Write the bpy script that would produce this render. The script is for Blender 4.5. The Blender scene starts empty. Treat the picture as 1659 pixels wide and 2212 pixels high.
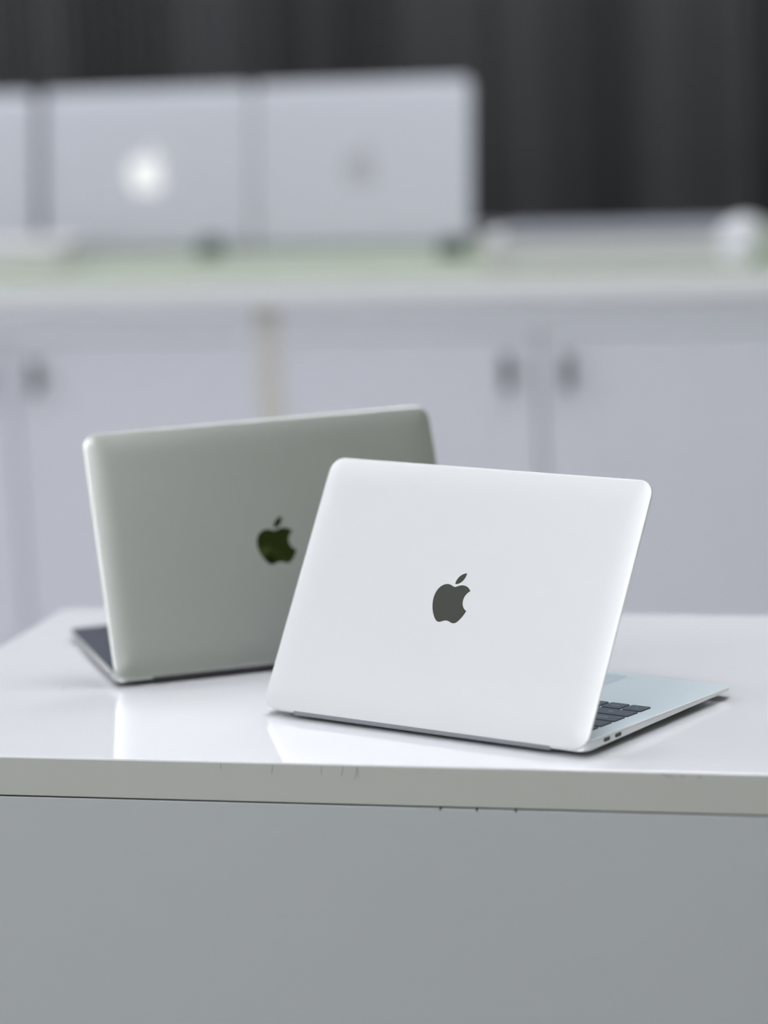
import bpy, bmesh, math, random
from mathutils import Vector, Matrix

# ------------------------------------------------------------------ camera
sc = bpy.context.scene
col = sc.collection
cam_d = bpy.data.cameras.new('camera')
cam = bpy.data.objects.new('camera', cam_d)
col.objects.link(cam)
R = Vector((0.9654688, 0.2563470, -0.0464353))
U = Vector((-0.0013698, 0.1832345, 0.9830683))
F = Vector((-0.2605151, 0.9490581, -0.1772584))
m = Matrix.Identity(4)
for i in range(3):
    m[i][0], m[i][1], m[i][2] = R[i], U[i], -F[i]
m[0][3], m[1][3], m[2][3] = 0, 0, 1.4877
cam.matrix_world = m
cam_d.lens = 108.98
cam_d.sensor_width = 36.0
cam_d.clip_start = 0.05
cam_d.dof.use_dof = True
cam_d.dof.focus_distance = 2.375
cam_d.dof.aperture_fstop = 108.98 / 50.0
sc.camera = cam

# ------------------------------------------------------------------ world, exposure
world = bpy.data.worlds.new('world')
sc.world = world
world.use_nodes = True
bg = world.node_tree.nodes['Background']
bg.inputs[0].default_value = (0.80, 0.86, 1.0, 1)
bg.inputs[1].default_value = 0.30
vs = sc.view_settings
vs.view_transform = 'Standard'
vs.look = 'None'
vs.gamma = 1.0
vs.use_curve_mapping = False
vs.exposure = 0.0
sc.cycles.use_denoising = True
sc.cycles.max_bounces = 8
sc.cycles.caustics_reflective = False
PANEL = 12.0          # emission of the ceiling panels
TZ = 0.90            # table top height

# ------------------------------------------------------------------ helpers
def mat(name, base, rough=0.5, metal=0.0, coat=0.0, coat_rough=0.05, spec=0.5,
        noise=None, bump=None, emit=None, aniso=0.0):
    """noise = (scale, amount), bump = (scale, distance)"""
    M = bpy.data.materials.new(name)
    M.use_nodes = True
    nt = M.node_tree
    b = nt.nodes['Principled BSDF']
    b.inputs['Base Color'].default_value = (*base, 1)
    b.inputs['Roughness'].default_value = rough
    b.inputs['Metallic'].default_value = metal
    b.inputs['Specular IOR Level'].default_value = spec
    b.inputs['Coat Weight'].default_value = coat
    b.inputs['Coat Roughness'].default_value = coat_rough
    b.inputs['Anisotropic'].default_value = aniso
    tc = nt.nodes.new('ShaderNodeTexCoord')
    if noise:
        n = nt.nodes.new('ShaderNodeTexNoise')
        n.inputs['Scale'].default_value = noise[0]
        n.inputs['Detail'].default_value = 4
        nt.links.new(tc.outputs['Object'], n.inputs['Vector'])
        mx = nt.nodes.new('ShaderNodeMix')
        mx.data_type = 'RGBA'
        mx.inputs[6].default_value = (*[c * (1 - noise[1]) for c in base], 1)
        mx.inputs[7].default_value = (*[min(1, c * (1 + noise[1])) for c in base], 1)
        nt.links.new(n.outputs['Fac'], mx.inputs[0])
        nt.links.new(mx.outputs[2], b.inputs['Base Color'])
    if bump:
        n2 = nt.nodes.new('ShaderNodeTexNoise')
        n2.inputs['Scale'].default_value = bump[0]
        n2.inputs['Detail'].default_value = 3
        nt.links.new(tc.outputs['Object'], n2.inputs['Vector'])
        bp = nt.nodes.new('ShaderNodeBump')
        bp.inputs['Strength'].default_value = 1.0
        bp.inputs['Distance'].default_value = bump[1]
        nt.links.new(n2.outputs['Fac'], bp.inputs['Height'])
        nt.links.new(bp.outputs[0], b.inputs['Normal'])
    if emit:
        b.inputs['Emission Color'].default_value = (*emit[0], 1)
        b.inputs['Emission Strength'].default_value = emit[1]
    return M

def link(name, me, parent=None, kind=None, label=None):
    o = bpy.data.objects.new(name, me)
    col.objects.link(o)
    if parent is not None:
        o.parent = parent
    if kind:
        o['kind'] = kind
    if label:
        o['label'] = label
    return o

def obj(name, bm, material, parent=None, smooth=False, kind=None, label=None):
    bmesh.ops.recalc_face_normals(bm, faces=bm.faces[:])
    me = bpy.data.meshes.new(name)
    bm.to_mesh(me)
    bm.free()
    if smooth:
        for p in me.polygons:
            p.use_smooth = len(p.vertices) <= 4      # big flat faces keep their own normal
        if smooth is not True:
            me.set_sharp_from_angle(angle=math.radians(smooth))
    me.materials.append(material)
    return link(name, me, parent, kind, label)

def thing(name, label, cat, loc, rz=0.0, group=None):
    o = bpy.data.objects.new(name, None)
    o.empty_display_size = 0.05
    col.objects.link(o)
    o.location = loc
    o.rotation_euler = (0, 0, rz)
    o['label'] = label
    o['category'] = cat
    if group:
        o['group'] = group
    return o

def box(bm, x0, x1, y0, y1, z0, z1, bev=0.0, seg=2):
    r = bmesh.ops.create_cube(bm, size=1.0)
    vsx = r['verts']
    for v in vsx:
        v.co.x = x0 if v.co.x < 0 else x1
        v.co.y = y0 if v.co.y < 0 else y1
        v.co.z = z0 if v.co.z < 0 else z1
    if bev:
        es = list({e for v in vsx for e in v.link_edges})
        bmesh.ops.bevel(bm, geom=es, offset=bev, segments=seg, profile=0.5, affect='EDGES')
    return bm

def new_box(*a, **k):
    return box(bmesh.new(), *a, **k)

def rr(x0, x1, y0, y1, r, n=10):
    """rounded rectangle outline, counter clockwise"""
    pts = []
    for cx, cy, a0 in ((x1 - r, y0 + r, -90), (x1 - r, y1 - r, 0), (x0 + r, y1 - r, 90), (x0 + r, y0 + r, 180)):
        for i in range(n + 1):
            a = math.radians(a0 + 90 * i / n)
            pts.append((cx + r * math.cos(a), cy + r * math.sin(a)))
    return pts

def rings(bm, loops):
    """skin a list of equally long closed loops of 3D points, capped at both ends"""
    vv = [[bm.verts.new(p) for p in lp] for lp in loops]
    n = len(vv[0])
    for a, b in zip(vv, vv[1:]):
        for i in range(n):
            bm.faces.new((a[i], a[(i + 1) % n], b[(i + 1) % n], b[i]))
    bm.faces.new(vv[0][::-1])
    bm.faces.new(vv[-1])
    return bm

def bez(p0, p1, p2, p3, n=10):
    out = []
    for i in range(1, n + 1):
        t = i / n
        s = 1 - t
        out.append(tuple(s**3 * a + 3 * s * s * t * b + 3 * s * t * t * c + t**3 * d for a, b, c, d in zip(p0, p1, p2, p3)))
    return out

def path(start, curves):
    """relative cubic segments"""
    pts = [start]
    x, y = start
    for c in curves:
        p = [(x + c[i], y + c[i + 1]) for i in (0, 2, 4)]
        pts += bez((x, y), *p)
        x, y = p[2]
    if math.hypot(pts[0][0] - pts[-1][0], pts[0][1] - pts[-1][1]) < 0.02:
        pts.pop()
    return pts

FRUIT = path((12.152, 6.896), [
    (-.948, 0, -2.415, -1.078, -3.96, -1.04), (-2.04, .027, -3.91, 1.183, -4.961, 3.014),
    (-2.117, 3.675, -.546, 9.103, 1.519, 12.09), (1.013, 1.454, 2.208, 3.09, 3.792, 3.039),
    (1.52, -.065, 2.09, -.987, 3.935, -.987), (1.831, 0, 2.35, .987, 3.96, .948),
    (1.637, -.026, 2.676, -1.48, 3.676, -2.948), (1.156, -1.688, 1.636, -3.325, 1.662, -3.415),
    (-.039, -.013, -3.182, -1.221, -3.22, -4.857), (-.026, -3.04, 2.48, -4.494, 2.597, -4.559),
    (-1.429, -2.09, -3.623, -2.324, -4.39, -2.376), (-2., -.156, -3.675, 1.09, -4.61, 1.09)])
LEAF = path((15.53, 3.83), [
    (.843, -1.012, 1.4, -2.427, 1.245, -3.83), (-1.207, .052, -2.662, .805, -3.532, 1.818),
    (-.78, .896, -1.454, 2.338, -1.273, 3.714), (1.338, .104, 2.715, -.688, 3.559, -1.701)])

def prism(pts, z0, z1):
    bm = bmesh.new()
    a = [bm.verts.new((x, y, z0)) for x, y in pts]
    b = [bm.verts.new((x, y, z1)) for x, y in pts]
    n = len(pts)
    for i in range(n):
        bm.faces.new((a[i], a[(i + 1) % n], b[(i + 1) % n], b[i]))
    f1 = bm.faces.new(a[::-1])
    f2 = bm.faces.new(b)
    bmesh.ops.triangulate(bm, faces=[f1, f2])
    return bm

# ------------------------------------------------------------------ materials
m_table = mat('white_gloss_laminate', (0.91, 0.905, 0.96), rough=0.08, coat=0.35, coat_rough=0.015, noise=(3, 0.012))
m_panel = mat('grey_white_laminate', (0.53, 0.55, 0.56), rough=0.42, noise=(2.2, 0.02), bump=(900, 0.00002))
m_edge = mat('warm_white_edge_band', (0.555, 0.56, 0.515), rough=0.40, noise=(4, 0.02), bump=(900, 0.00002))
m_groove = mat('dark_brown_joint', (0.10, 0.08, 0.07), rough=0.8)
m_scratch = mat('scratch_grey', (0.14, 0.14, 0.15), rough=0.8)
m_chip = mat('chipped_white', (0.85, 0.85, 0.83), rough=0.7)
m_silver = mat('silver_anodised_aluminium', (0.87, 0.87, 0.885), rough=0.5, metal=0.55, bump=(5000, 0.000004))
m_silver_b = mat('pale_silver_aluminium', (0.52, 0.53, 0.58), rough=0.5, metal=0.7)
m_grey = mat('grey_anodised_aluminium', (0.64, 0.65, 0.63), rough=0.38, metal=0.80, bump=(5000, 0.000006))
m_greydk = mat('grey_anodised_deck', (0.11, 0.12, 0.155), rough=0.46, metal=0.85)
m_silverdk = mat('silver_deck', (0.68, 0.76, 0.82), rough=0.42, metal=0.4)
m_emblem = mat('polished_dark_emblem', (0.32, 0.325, 0.30), rough=0.12, metal=0.9)
m_emblem_g = mat('olive_reflection_emblem', (0.12, 0.15, 0.05), rough=0.08, metal=0.9)  # dark green reflection put into the emblem's base colour
m_emblem_w = mat('lit_white_emblem', (0.9, 0.9, 0.9), rough=0.4, emit=((1, 1, 1), 0.10))
m_emblem_b = mat('grey_emblem', (0.40, 0.40, 0.43), rough=0.3, metal=0.5)
m_key = mat('black_keycap', (0.055, 0.082, 0.118), rough=0.50)
m_legend = mat('white_legend', (0.6, 0.62, 0.65), rough=0.6)
m_black = mat('black_plastic', (0.02, 0.021, 0.024), rough=0.45)
m_port = mat('port_black', (0.01, 0.01, 0.011), rough=0.5)
m_tongue = mat('port_tongue', (0.09, 0.09, 0.1), rough=0.5)
m_bar = mat('bar_grey', (0.62, 0.62, 0.63), rough=0.4)
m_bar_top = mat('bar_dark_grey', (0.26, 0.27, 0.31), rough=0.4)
m_bar_glint = mat('bar_cap_glint', (0.82, 0.82, 0.88), rough=0.3)  # highlight on the bar's rounded corner, painted as a paler colour
m_white = mat('white_cardboard', (0.62, 0.62, 0.63), rough=0.6)
m_glass = mat('screen_glass', (0.01, 0.01, 0.012), rough=0.05)
m_hinge = mat('hinge_grey', (0.30, 0.31, 0.33), rough=0.5, metal=0.5)
m_hinge_d = mat('hinge_dark', (0.03, 0.03, 0.035), rough=0.5)
m_pad = mat('trackpad_silver', (0.58, 0.67, 0.77), rough=0.4, metal=0.4)
m_rubber = mat('rubber', (0.02, 0.02, 0.02), rough=0.9)
m_door = mat('white_cabinet_paint', (0.74, 0.745, 0.815), rough=0.35, noise=(2, 0.015))
m_rail = mat('white_cabinet_rail', (0.92, 0.93, 1.0), rough=0.4)
m_beige = mat('beige_cabinet_side', (0.72, 0.69, 0.66), rough=0.6)
m_counter = mat('off_white_countertop', (0.78, 0.78, 0.80), rough=0.35)
m_greenglass = mat('pale_green_glass', (0.34, 0.38, 0.305), rough=0.5)
m_knob = mat('dark_metal_knob', (0.09, 0.09, 0.10), rough=0.35, metal=0.7)
m_puck = mat('dark_green_plastic', (0.035, 0.06, 0.04), rough=0.5)
m_wall = mat('white_wall_paint', (0.78, 0.78, 0.80), rough=0.8, noise=(3, 0.02))
m_olive = mat('olive_reflector', (0.09, 0.12, 0.05), rough=0.8)
m_ceil = mat('grey_ceiling_paint', (0.42, 0.44, 0.40), rough=0.9, noise=(2, 0.03))
m_floor = mat('grey_floor_tile', (0.42, 0.42, 0.43), rough=0.35, noise=(1.5, 0.05))
m_char = mat('charcoal_wall', (0.022, 0.022, 0.026), rough=0.7)
m_slats = [mat('charcoal_slat', (c, c * 1.0, c * 1.1), rough=0.6, noise=(6, 0.25))
           for c in (0.020, 0.029, 0.040, 0.054)]
m_trim = mat('black_trim', (0.006, 0.006, 0.007), rough=0.6)
m_frame = mat('lamp_frame', (0.7, 0.7, 0.7), rough=0.4)
m_lamp = mat('lamp_diffuser', (0.9, 0.9, 0.9), rough=0.6, emit=((0.95, 0.97, 1.0), PANEL))

# ------------------------------------------------------------------ room shell
X0, X1, Y0, Y1, ZC = -4.2, 0.80, -3.2, 5.50, 3.0
obj('floor', new_box(X0, X1, Y0, Y1, -0.1, 0), m_floor, kind='structure')
obj('ceiling', new_box(X0, X1, Y0, Y1, ZC, ZC + 0.1), m_ceil, kind='structure')
obj('wall_left', new_box(X0 - 0.1, X0, Y0, Y1, 0, ZC), m_wall, kind='structure')
obj('added_wall_right', new_box(X1, X1 + 0.1, Y0, Y1, 0, ZC), m_olive, kind='structure')  # unseen wall, set close and dark olive to tint the grey lid's reflection
obj('wall_front', new_box(X0, X1, Y0 - 0.1, Y0, 0, ZC), m_wall, kind='structure')
wb = obj('wall_back', new_box(X0, X1, Y1, Y1 + 0.1, 0, ZC), m_char, kind='structure')
# vertical slats on the back wall, each a piece of its own
random.seed(5)
sw = 0.030
def slat_mesh(i):
    bm = bmesh.new()
    box(bm, 0.0, sw - 0.006, -0.018, 0.0, 0.0, ZC - 0.02, bev=0.003, seg=1)
    bmesh.ops.recalc_face_normals(bm, faces=bm.faces[:])
    me = bpy.data.meshes.new('slat')
    bm.to_mesh(me); bm.free()
    me.materials.append(m_slats[i])
    return me
slat_me = [slat_mesh(i) for i in range(4)]
x = -4.19
k = 1
while x < X1 - 0.04:
    k = max(0, min(3, k + random.choice((-2, -1, 0, 1, 2))))
    if not (-0.80 < x + sw / 2 < -0.72):
        s = link('slat', slat_me[k], wb)
        s.location = (x, Y1, 0.01)
    x += sw
obj('trim_1', new_box(-0.800, -0.725, Y1 - 0.03, Y1, 0, ZC - 0.01, bev=0.003), m_trim, kind='structure')

# ------------------------------------------------------------------ ceiling lights
def ceiling_light(x, y, label, w=1.2, d=0.6):
    t = thing('ceiling_light', label, 'light', (x, y, ZC), 0, 'ceiling light panels')
    bm = bmesh.new()
    for a in ((-w/2, w/2, -d/2, -d/2 + .03), (-w/2, w/2, d/2 - .03, d/2), (-w/2, -w/2 + .03, -d/2 + .03, d/2 - .03), (w/2 - .03, w/2, -d/2 + .03, d/2 - .03)):
        box(bm, *a, -0.03, 0)
    obj('frame', bm, m_frame, t)
    obj('diffuser', new_box(-w/2 + .03, w/2 - .03, -d/2 + .03, d/2 - .03, -0.02, -0.01), m_lamp, t)
    return t
for lx, ly, w, d, lb in (
        (-3.0, -0.6, 1.2, 0.6, 'ceiling light panel left of and behind the camera'),
        (-3.4, 2.9, 1.2, 0.6, 'ceiling light panel left of the table'),
        (-3.0, 4.2, 1.2, 0.6, 'ceiling light panel left of the cabinets'),
        (-0.4, 3.1, 1.2, 0.6, 'ceiling light panel above the table'),
        (-0.4, 4.4, 1.2, 0.6, 'ceiling light panel before the cabinets'),
        (-0.9, 1.0, 1.2, 0.6, 'ceiling light panel nearly above the camera'),
        (-0.9, -0.6, 1.2, 0.6, 'added fill light panel behind the camera'),  # unseen panel added to lighten the table's front
        (-0.9, -2.2, 1.2, 0.6, 'added fill light panel nearest the front wall'),  # unseen fill panel, added like the one before it
        (-1.7, 4.0, 0.6, 0.6, 'small square ceiling light between the panels over the aisle')):
    ceiling_light(lx, ly, lb, w, d)

# ------------------------------------------------------------------ display table
t = thing('display_table', 'white glossy table with grey front panel under the two open laptops', 'table', (-0.05, 2.3928, 0))
ox, oy = -0.05, 2.3928
tx0, tx1, ty0, ty1 = -1.0424 - ox, 0.79 - ox, 2.1319 - oy, 2.6537 - oy
bm = new_box(tx0, tx1, ty0, ty1, TZ - 0.0305, TZ, bev=0.0008, seg=2)
top = obj('tabletop', bm, m_table, t)
bm = new_box(tx0 + .001, tx1 - .001, ty0 - 0.0006, ty0 + 0.0004, TZ - 0.0303, TZ - 0.0011, bev=0.0003, seg=1)
edge = obj('edge_band', bm, m_edge, t, label='grey-white front edge band with fine scratches')
obj('joint', new_box(tx0 + .002, tx1 - .002, ty0 + 0.002, ty0 + 0.02, TZ - 0.0325, TZ - 0.0300), m_groove, t)
obj('front_panel', new_box(tx0 + .001, tx1 - .001, ty0 - 0.0002, ty0 + 0.018, 0.06, TZ - 0.0318, bev=0.0005, seg=1), m_panel, t)
obj('side_panel', new_box(tx0 + .001, tx0 + .019, ty0 + 0.0185, ty1 - 0.001, 0.06, TZ - 0.031), m_panel, t)
obj('side_panel', new_box(tx1 - .019, tx1 - .001, ty0 + 0.0185, ty1 - 0.001, 0.06, TZ - 0.031), m_panel, t)
obj('back_panel', new_box(tx0 + .02, tx1 - .02, ty1 - 0.019, ty1 - 0.001, 0.06, TZ - 0.031), m_panel, t)
obj('plinth', new_box(tx0 + .04, tx1 - .04, ty0 + 0.04, ty1 - 0.04, 0.0, 0.06), m_panel, t)

def scratch(pts, w):
    """thin scratch on the front edge, pts in world x,z"""
    bm = bmesh.new()
    y = ty0 - 0.0006
    n = len(pts)
    fr = []
    for i, (px, pz) in enumerate(pts):
        ww = w * (0.35 + 0.65 * math.sin(math.pi * (i + 0.5) / n))
        fr.append([bm.verts.new((px - ox + dx, y + dy, pz)) for dx, dy in ((-ww, 0), (0, -0.00012), (ww, 0))])
    for a, b in zip(fr, fr[1:]):
        for j in (0, 1):
            bm.faces.new((a[j], a[j + 1], b[j + 1], b[j]))
    obj('scratch', bm, m_scratch, edge)
scratch([(-0.7205, .8985), (-0.7208, .8962), (-0.7203, .8935)], .00018)
scratch([(-0.6800, .8984), (-0.6804, .8955), (-0.6811, .8912)], .00022)
scratch([(-0.6422, .8980), (-0.6424, .8950), (-0.6423, .8915)], .00020)
scratch([(-0.6254, .8984), (-0.6263, .8945), (-0.6274, .8905)], .00022)
scratch([(-0.6146, .8984), (-0.6158, .8935), (-0.6172, .8885)], .00020)
scratch([(-0.6147, .8984), (-0.6143, .8940), (-0.6143, .8898)], .00022)
def smear(pts, w):
    bm = bmesh.new()
    y = ty0 - 0.0006
    n = len(pts)
    fr = []
    for i, (px, pz) in enumerate(pts):
        ww = w * (0.2 + 0.8 * math.sin(math.pi * (i + 0.5) / n))
        fr.append([bm.verts.new((px - ox, y + dy, pz + dz)) for dz, dy in ((-ww, 0), (0, -0.00012), (ww, 0))])
    for a, b in zip(fr, fr[1:]):
        for j in (0, 1):
            bm.faces.new((a[j], a[j + 1], b[j + 1], b[j]))
    obj('scuff', bm, m_scuff, edge)
m_scuff = mat('scuff_grey', (0.36, 0.35, 0.34), rough=0.8)
smear([(-0.3880, .8985), (-0.3850, .8972), (-0.3815, .8966), (-0.3775, .8966)], .0005)
smear([(-0.3745, .8968), (-0.3725, .8969), (-0.3705, .8968)], .0004)
smear([(-0.3620, .8968), (-0.3600, .8967), (-0.3585, .8969)], .0005)
for cx, w in ((-0.5045, .0022),):
    pts = [(cx - w, TZ - .0008), (cx - w * .3, TZ - .0018), (cx + w * .2, TZ - .0022), (cx + w * .7, TZ - .0012), (cx + w, TZ - .0008)]
    bm = bmesh.new()
    a = [bm.verts.new((px - ox, ty0 - 0.0006, pz)) for px, pz in pts]
    b = [bm.verts.new((px - ox, ty0 - 0.0012, TZ - .0009)) for px, pz in pts]
    for i in range(4):
        bm.faces.new((a[i], a[i + 1], b[i + 1], b[i]))
    obj('chip', bm, m_chip, edge)
for cx in (-0.5254, -0.4962, -0.553):
    obj('nick', new_box(cx - ox - .0007, cx - ox + .0007, ty0 - 0.0009, ty0 + .002, TZ - .0332, TZ - .0300, bev=.0002, seg=1), m_groove, edge)
# small dark speck stuck on the table top
bm = bmesh.new()
bmesh.ops.create_icosphere(bm, subdivisions=1, radius=0.0011, matrix=Matrix.Translation((-0.9271 - ox, 2.3471 - oy, TZ)) @ Matrix.Diagonal((1.3, 0.8, 0.35, 1)))
obj('dirt_speck', bm, m_scratch, top)

# ------------------------------------------------------------------ laptop builder
def text_mesh(body, size):
    cu = bpy.data.curves.new('legend', 'FONT')
    cu.body = body
    cu.size = size
    cu.align_x = 'CENTER'
    cu.align_y = 'CENTER'
    cu.extrude = 0.00003
    tmp = bpy.data.objects.new('legend_source', cu)
    col.objects.link(tmp)
    dg = bpy.context.evaluated_depsgraph_get()
    me = bpy.data.meshes.new_from_object(tmp.evaluated_get(dg))
    bpy.data.objects.remove(tmp)
    me.materials.clear()
    me.materials.append(m_legend)
    return me

key_cache = {}
def key_mesh(w, d):
    kk = (round(w, 4), round(d, 4))
    if kk not in key_cache:
        bm = bmesh.new()
        o0 = rr(-w/2, w/2, -d/2, d/2, .0016, 3)
        o1 = rr(-w/2 + .0002, w/2 - .0002, -d/2 + .0002, d/2 - .0002, .0015, 3)
        rings(bm, [[(px, py, 0) for px, py in o0], [(px, py, .0007) for px, py in o0], [(px, py, .0009) for px, py in o1]])
        bmesh.ops.recalc_face_normals(bm, faces=bm.faces[:])
        me = bpy.data.meshes.new('key')
        bm.to_mesh(me); bm.free()
        me.materials.append(m_key)
        key_cache[kk] = me
    return key_cache[kk]

def laptop(label, loc, rz, th, W=.3041, D=.2124, metal=m_silver, deck=None, emblem=m_emblem, hinge=m_hinge,
           pad=m_pad, keys=True, ports='left', lidr=.0125, group=None, zf=.0085, deck_label='darker grey keyboard deck'):
    t = thing('laptop', label, 'laptop', loc, rz, group)
    zr = .0125
    ya, yb = .0010, D + .002
    def ztop(y): return zr + (zf - zr) * (y - ya) / (yb - ya)
    def zbot(y): return .0042 + (.0053 - .0042) * (y - ya) / (yb - ya)
    def zlow(y):   # where the upright side ends and the belly begins
        return ztop(y) - (.0074 + (.0020 - .0074) * (y - ya) / (yb - ya))
    def lp(ins, zfun):
        pts = rr(-W/2 + ins, W/2 - ins, ya + ins, yb - ins, max(lidr - .003 - ins, .002))
        return [(px, py, zfun(py)) for px, py in pts]
    bm = bmesh.new()
    rings(bm, [lp(.0006, ztop), lp(.0002, lambda y: ztop(y) - .00015), lp(0, lambda y: ztop(y) - .0006),
               lp(0, lambda y: ztop(y) * .45 + zlow(y) * .55), lp(0, zlow),
               lp(.0005, lambda y: zlow(y) + (zbot(y) - zlow(y)) * .38), lp(.0016, lambda y: zlow(y) + (zbot(y) - zlow(y)) * .72),
               lp(.0040, lambda y: zlow(y) + (zbot(y) - zlow(y)) * .93), lp(.008, zbot)])
    for v in bm.verts:      # the rear edge is cut back along the raised lid
        if v.co.z > .0068:
            v.co.y = max(v.co.y, .0030 + (v.co.z - .0066) / math.tan(th))
    base = obj('base', bm, metal, t, smooth=25)
    if deck:
        bm = bmesh.new()
        rings(bm, [lp(.0007, lambda y: ztop(y) - .0002), lp(.0007, lambda y: ztop(y) + .00012), lp(.0009, lambda y: ztop(y) + .00016)])
        for v in bm.verts:
            v.co.y = max(v.co.y, .0032 + (v.co.z - .0066) / math.tan(th))
        obj('deck', bm, deck, t, label=deck_label)
    slope = math.atan2(zf - zr, yb - ya)
    # rubber feet
    for sx in (-1, 1):
        for yy in (.028, D - .022):
            bm = bmesh.new()
            bmesh.ops.create_cone(bm, cap_ends=True, segments=20, radius1=.006, radius2=.0065, depth=zbot(yy) + .0003,
                                  matrix=Matrix.Translation((sx * (W/2 - .032), yy, (zbot(yy) + .0003) / 2)))
            obj('foot', bm, m_rubber, base)
    # ports / jack on the side
    def port(yc, side, L, h, tongue=True):
        zc = ztop(yc) - .0034
        xs = side * W / 2
        bm = bmesh.new()
        o0 = rr(-L/2, L/2, -h/2, h/2, h/2 - .00005, 6)
        rings(bm, [[(xs - side * .0020, yc + a, zc + b) for a, b in o0], [(xs + side * .00012, yc + a, zc + b) for a, b in o0]])
        p = obj('port', bm, m_port, base)
        if tongue:
            x_ = sorted((xs, xs + side * .0002))
            obj('port_tongue', new_box(x_[0], x_[1], yc - L * .28, yc + L * .28, zc - h * .13, zc + h * .13), m_tongue, base)
    if ports == 'left':
        port(.030, 1, .0088, .0030)
        port(.0455, 1, .0088, .0030)
        port(.024, -1, .0036, .0034, False)
    else:
        port(.024, -1, .0036, .0034, False)
        port(.030, 1, .0088, .0030)
        port(.0455, 1, .0088, .0030)
    # hinge cover between the two rear corners
    bm = bmesh.new()
    r = .0024
    hw = .1205 * W / .3041
    prof = [(r * math.cos(a), r * 1.0 * math.sin(a)) for a in [2 * math.pi * i / 20 for i in range(20)]]
    rings(bm, [[(xx, .0027 + a, .0050 + b) for a, b in prof] for xx in (-hw, hw)])
    obj('hinge_cover', bm, hinge, t, smooth=40)
    # keyboard, local +x is the user's left hand
    if keys:
        kz = lambda y: ztop(y) + (.00016 if deck else 0)
        kb_y1, kb_y0 = .1190, .0175           # front edge, rear edge (depth)
        x_l = .1362
        bm = bmesh.new()
        o0 = rr(-.1385, .1385, kb_y0 - .002, kb_y1 + .002, .003, 4)
        o1 = rr(-.1379, .1379, kb_y0 - .0014, kb_y1 + .0014, .0025, 4)
        rings(bm, [[(a, b, kz(b) - .0003) for a, b in o0], [(a, b, kz(b) + .00006) for a, b in o0], [(a, b, kz(b) + .00008) for a, b in o1]])
        obj('keyboard_plate', bm, deck or metal, t)
        pitch, gap = .0190, .0022
        rows = [  # rear to front: widths in pitches and legends
            [(1, 'esc')] + [(1, 'F%d' % i) for i in range(1, 13)] + [(1, '')],
            [(1, '`')] + [(1, c) for c in '1234567890-='] + [(1.45, 'delete')],
            [(1.45, 'tab')] + [(1, c) for c in 'QWERTYUIOP[]\\'],
            [(1.72, 'caps lock')] + [(1, c) for c in "ASDFGHJKL;'"] + [(1.72, 'return')],
            [(2.22, 'shift')] + [(1, c) for c in 'ZXCVBNM,./'] + [(2.22, 'shift')],
            [(1, 'fn'), (1, 'control'), (1, 'option'), (1.22, 'command'), (5.0, ''), (1.22, 'command'), (1, 'option'), (1, ''), (1, ''), (1, '')],
        ]
        total = 2 * x_l + gap
        ry = kb_y0
        for ri, row in enumerate(rows):
            depth = .0090 if ri == 0 else .0162
            scale = total / sum(w for w, _ in row)
            xx = x_l
            for wd, lg in row:
                kw = wd * scale - gap
                cy = ry + depth / 2
                ko = link('key', key_mesh(kw, depth), t)
                ko.location = (xx - kw / 2, cy, kz(cy) + .00005)
                ko.rotation_euler = (slope, 0, 0)
                if lg:
                    lo = link('legend', text_mesh(lg, .0024 if len(lg) > 1 else .0042), ko)
                    lo.location = (0, 0, .00093)
                    lo.rotation_euler = (0, 0, math.pi)
                xx -= wd * scale
            ry += depth + gap * (1.0 if ri else .8)
        # trackpad with a fine dark joint around it
        py0, py1 = kb_y1 + .007, D - .008
        bm = bmesh.new()
        o0 = rr(-.0603, .0603, py0 - .0003, py1 + .0003, .0033, 5)
        rings(bm, [[(a, b, kz(b) - .0003) for a, b in o0], [(a, b, kz(b) + .00003) for a, b in o0]])
        obj('trackpad_joint', bm, m_black, t)
        bm = bmesh.new()
        o0 = rr(-.060, .060, py0, py1, .003, 5)
        rings(bm, [[(a, b, kz(b) - .0003) for a, b in o0], [(a, b, kz(b) + .00008) for a, b in o0]])
        obj('trackpad', bm, pad, t)
        bm = new_box(-.018, .018, yb - .0022, yb + .0001, ztop(yb) - .0012, ztop(yb) + .0001, bev=.0003, seg=1)
        obj('opening_notch', bm, m_hinge, t)
    # lid: local X along the hinge, Y up the lid, Z out of its back
    L = bmesh.new()
    def ll(ins, z):
        return [(px, py, z) for px, py in rr(-W/2 + ins, W/2 - ins, ins, D - ins, max(lidr - ins, .0025), 12)]
    T = .0040
    dome = [(0.0, -.0020), (.0006, -.0017)] + [(q, -.0017 * (1 - q / .022) ** 2.2) for q in (.0016, .003, .005, .0075, .0105, .014, .018, .022)]
    loops = [ll(.0006, -T), ll(.0001, -T + .0002), ll(0, -T + .0005)] + [ll(s, z) for s, z in dome]
    rings(L, loops)
    lid = obj('lid', L, metal, t, smooth=35)
    lid.location = (0, 0, .0066)
    lid.rotation_euler = (th, 0, 0)
    lid.location = Vector((0, 0, .0066)) - Vector((0, -math.sin(th), math.cos(th))) * -.0010
    sb = bmesh.new()
    o0 = rr(-W/2 + .003, W/2 - .003, .010, D - .003, .009, 6)
    rings(sb, [[(a, b, -T - .0006) for a, b in o0], [(a, b, -T + .0002) for a, b in o0]])
    obj('screen', sb, m_glass, lid)
    if emblem:
        sc_ = .0017 if W < .32 else .0031
        zo = .00012
        cy = D / 2 - .001
        f = [((px - 11.98) * sc_, (12.0 - py) * sc_ + cy) for px, py in FRUIT]
        g = [((px - 11.98) * sc_, (12.0 - py) * sc_ + cy) for px, py in LEAF]
        obj('emblem', prism(f, -.0005, zo), emblem, lid)
        obj('emblem_leaf', prism(g, -.0005, zo), emblem, lid)
    return t

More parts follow.
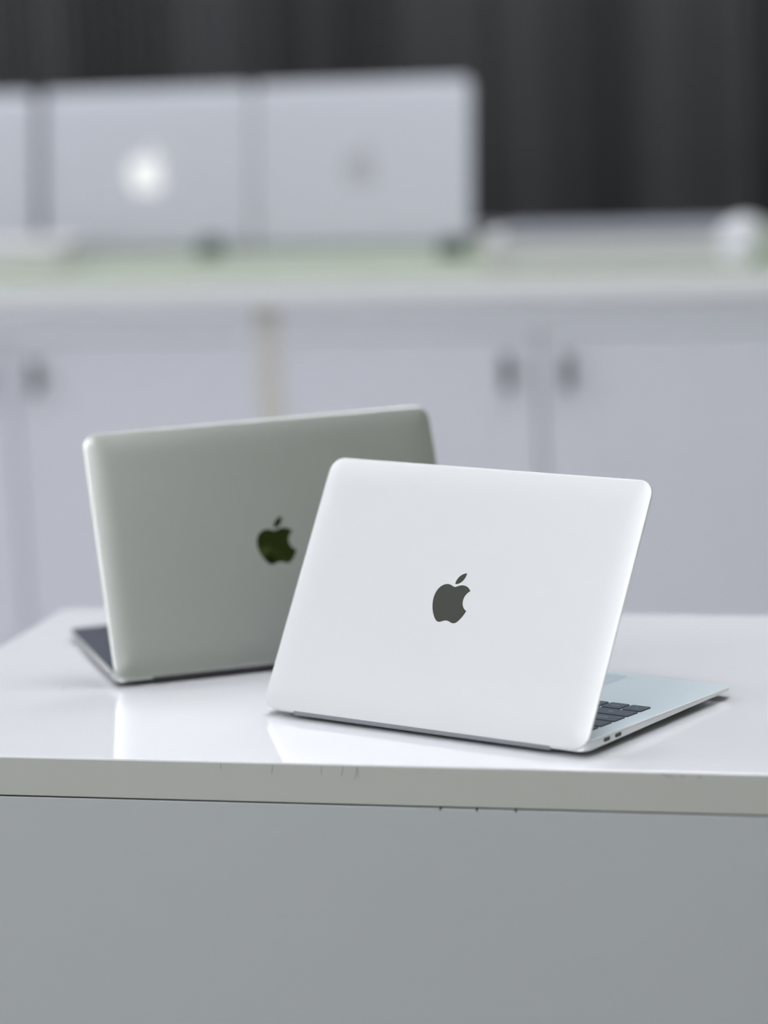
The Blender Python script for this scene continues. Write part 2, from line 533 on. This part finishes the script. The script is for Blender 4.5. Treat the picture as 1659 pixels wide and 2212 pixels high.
RAD = math.radians
laptop('silver open laptop in front, back of lid to the viewer, dark fruit emblem',
       (-0.5902, 2.2159, TZ), -0.3800, 1.0425, deck=m_silverdk, deck_label='pale blue-grey keyboard deck')
laptop('grey open laptop standing behind and left of the silver one on the white table',
       (-0.7505, 2.4263, TZ), 0.5395, 1.1537, metal=m_grey, deck=m_greydk, emblem=m_emblem_g, hinge=m_hinge_d,
       pad=m_greydk, ports='right')

# ------------------------------------------------------------------ back cabinets
CY = 4.30
CT = 1.022
def cabinet(x0, x1, label):
    cx = (x0 + x1) / 2
    w = (x1 - x0) / 2
    t = thing('base_cabinet', label, 'cabinet', (cx, 4.70, 0), 0, 'white base cabinets under the long counter')
    bm = new_box(-w + .0015, -w + .0195, -.381, .33, .08, CT - .037)
    obj('side_panel', bm, m_beige, t, label='beige raw side board')
    obj('side_panel', new_box(w - .0195, w - .0015, -.381, .33, .08, CT - .037), m_beige, t, label='beige raw side board')
    obj('back_panel', new_box(-w + .02, w - .02, .31, .33, .08, CT - .037), m_door, t)
    obj('bottom_panel', new_box(-w + .02, w - .02, -.36, .305, .08, .10), m_door, t)
    obj('top_rail', new_box(-w + .020, w - .020, -.379, -.360, .945, CT - .038), m_rail, t)
    obj('plinth', new_box(-w + .01, w - .01, -.31, .30, 0, .08), m_rail, t)
    for s in (-1, 1):
        a, b = (-w + .020, -.0025) if s < 0 else (.0025, w - .020)
        bm = new_box(a, b, -.380, -.361, .085, .940, bev=.0015)
        d = obj('door', bm, m_door, t)
        kx = s * .044
        kb = bmesh.new()
        # small bow handle: two posts and a grip
        for zz in (.876, .900):
            box(kb, kx - .004, kx + .004, -.398, -.379, zz - .004, zz + .004, bev=.001, seg=1)
        box(kb, kx - .0065, kx + .0065, -.404, -.396, .862, .914, bev=.003, seg=2)
        obj('handle', kb, m_knob, d)
    return t
for i, lb in enumerate(('white two-door base cabinet at the far left under the counter',
                        'white two-door base cabinet left of the beige joint',
                        'white two-door base cabinet right of the beige joint, both handles in view',
                        'white two-door base cabinet at the right end of the counter')):
    xx = -1.3508 + (i - 2) * .812
    cabinet(xx, xx + .812, lb)
o = obj('countertop', new_box(-3.00, .30, CY, 5.06, CT - .036, CT, bev=.003), m_counter)
o['label'] = 'long off-white countertop over the row of white cabinets'
o['category'] = 'countertop'
o = obj('glass_sheet', new_box(-2.98, .28, CY + .006, 5.03, CT + .0004, CT + .0060, bev=.001, seg=1), m_greenglass)
o['label'] = 'pale green glass sheet lying on the off-white countertop'
o['category'] = 'glass sheet'

GZ = CT + .0062
for cx, lb, em in ((-2.0500, 'blurred silver laptop cut off by the left edge of the photo, on the back counter', m_emblem_b),
                   (-1.6800, 'blurred silver laptop with glowing white emblem on the back counter', m_emblem_w),
                   (-1.3190, 'blurred silver laptop with dull grey emblem, rightmost upright one on the counter', m_emblem_b)):
    laptop(lb, (cx, 4.745, GZ), 0.0, RAD(80), W=.356, D=.257, emblem=em, keys=False, metal=m_silver_b,
           group='upright laptops on the back counter')
t = thing('white_box', 'low white cardboard box on the counter at the left edge of the photo', 'box', (-1.848, 4.60, GZ))
obj('box_base', new_box(-.092, .092, -.055, .055, 0, .022, bev=.001), m_white, t)
obj('box_lid', new_box(-.094, .094, -.057, .057, .0225, .036, bev=.0015), m_white, t)
# long low bar at the right end of the counter
t = thing('low_bar', 'long low grey bar with rounded ends, glint painted on one, right of the upright laptops on the counter', 'speaker', (-.838, 4.42, GZ))
def bar_piece(name, x0, x1, z0, z1, y0, y1, r, m_):
    bm = bmesh.new()
    lo = rr(x0, x1, z0, z1, r, 8)
    hi = rr(x0 + .004, x1 - .004, z0 + .004, z1 - .004, max(r - .004, .001), 8)
    rings(bm, [[(a, y0, b) for a, b in hi], [(a, y0 + .004, b) for a, b in lo], [(a, y1 - .004, b) for a, b in lo], [(a, y1, b) for a, b in hi]])
    return obj(name, bm, m_, t, smooth=35)
bar_piece('body', -.176, .176, .0, .057, -.045, .045, .004, m_bar)
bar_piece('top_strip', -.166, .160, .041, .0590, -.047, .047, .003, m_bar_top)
bar_piece('end_cap', .148, .200, .0, .062, -.05, .05, .020, m_bar_glint)  # this end carries the painted highlight
bar_piece('end_cap', -.194, -.166, .0, .055, -.05, .05, .014, m_bar)

for cx, cy_, lb in ((-1.5500, 4.68, 'small dark puck on the glass below the white-emblem laptop'),
                    (-1.1350, 4.60, 'small dark green puck on the glass left of the low grey bar')):
    bm = bmesh.new()
    prof = [(.012, 0), (.0135, .002), (.0135, .012), (.011, .016), (.006, .018)]
    rings(bm, [[(1.6 * r_ * math.cos(a), 1.6 * r_ * math.sin(a), 1.6 * z_) for a in [2 * math.pi * i / 24 for i in range(24)]] for r_, z_ in prof])
    o = obj('security_puck', bm, m_puck, smooth=40)
    o.location = (cx, cy_, GZ)
    o['label'] = lb
    o['category'] = 'puck'
    o['group'] = 'small dark pucks on the counter glass'
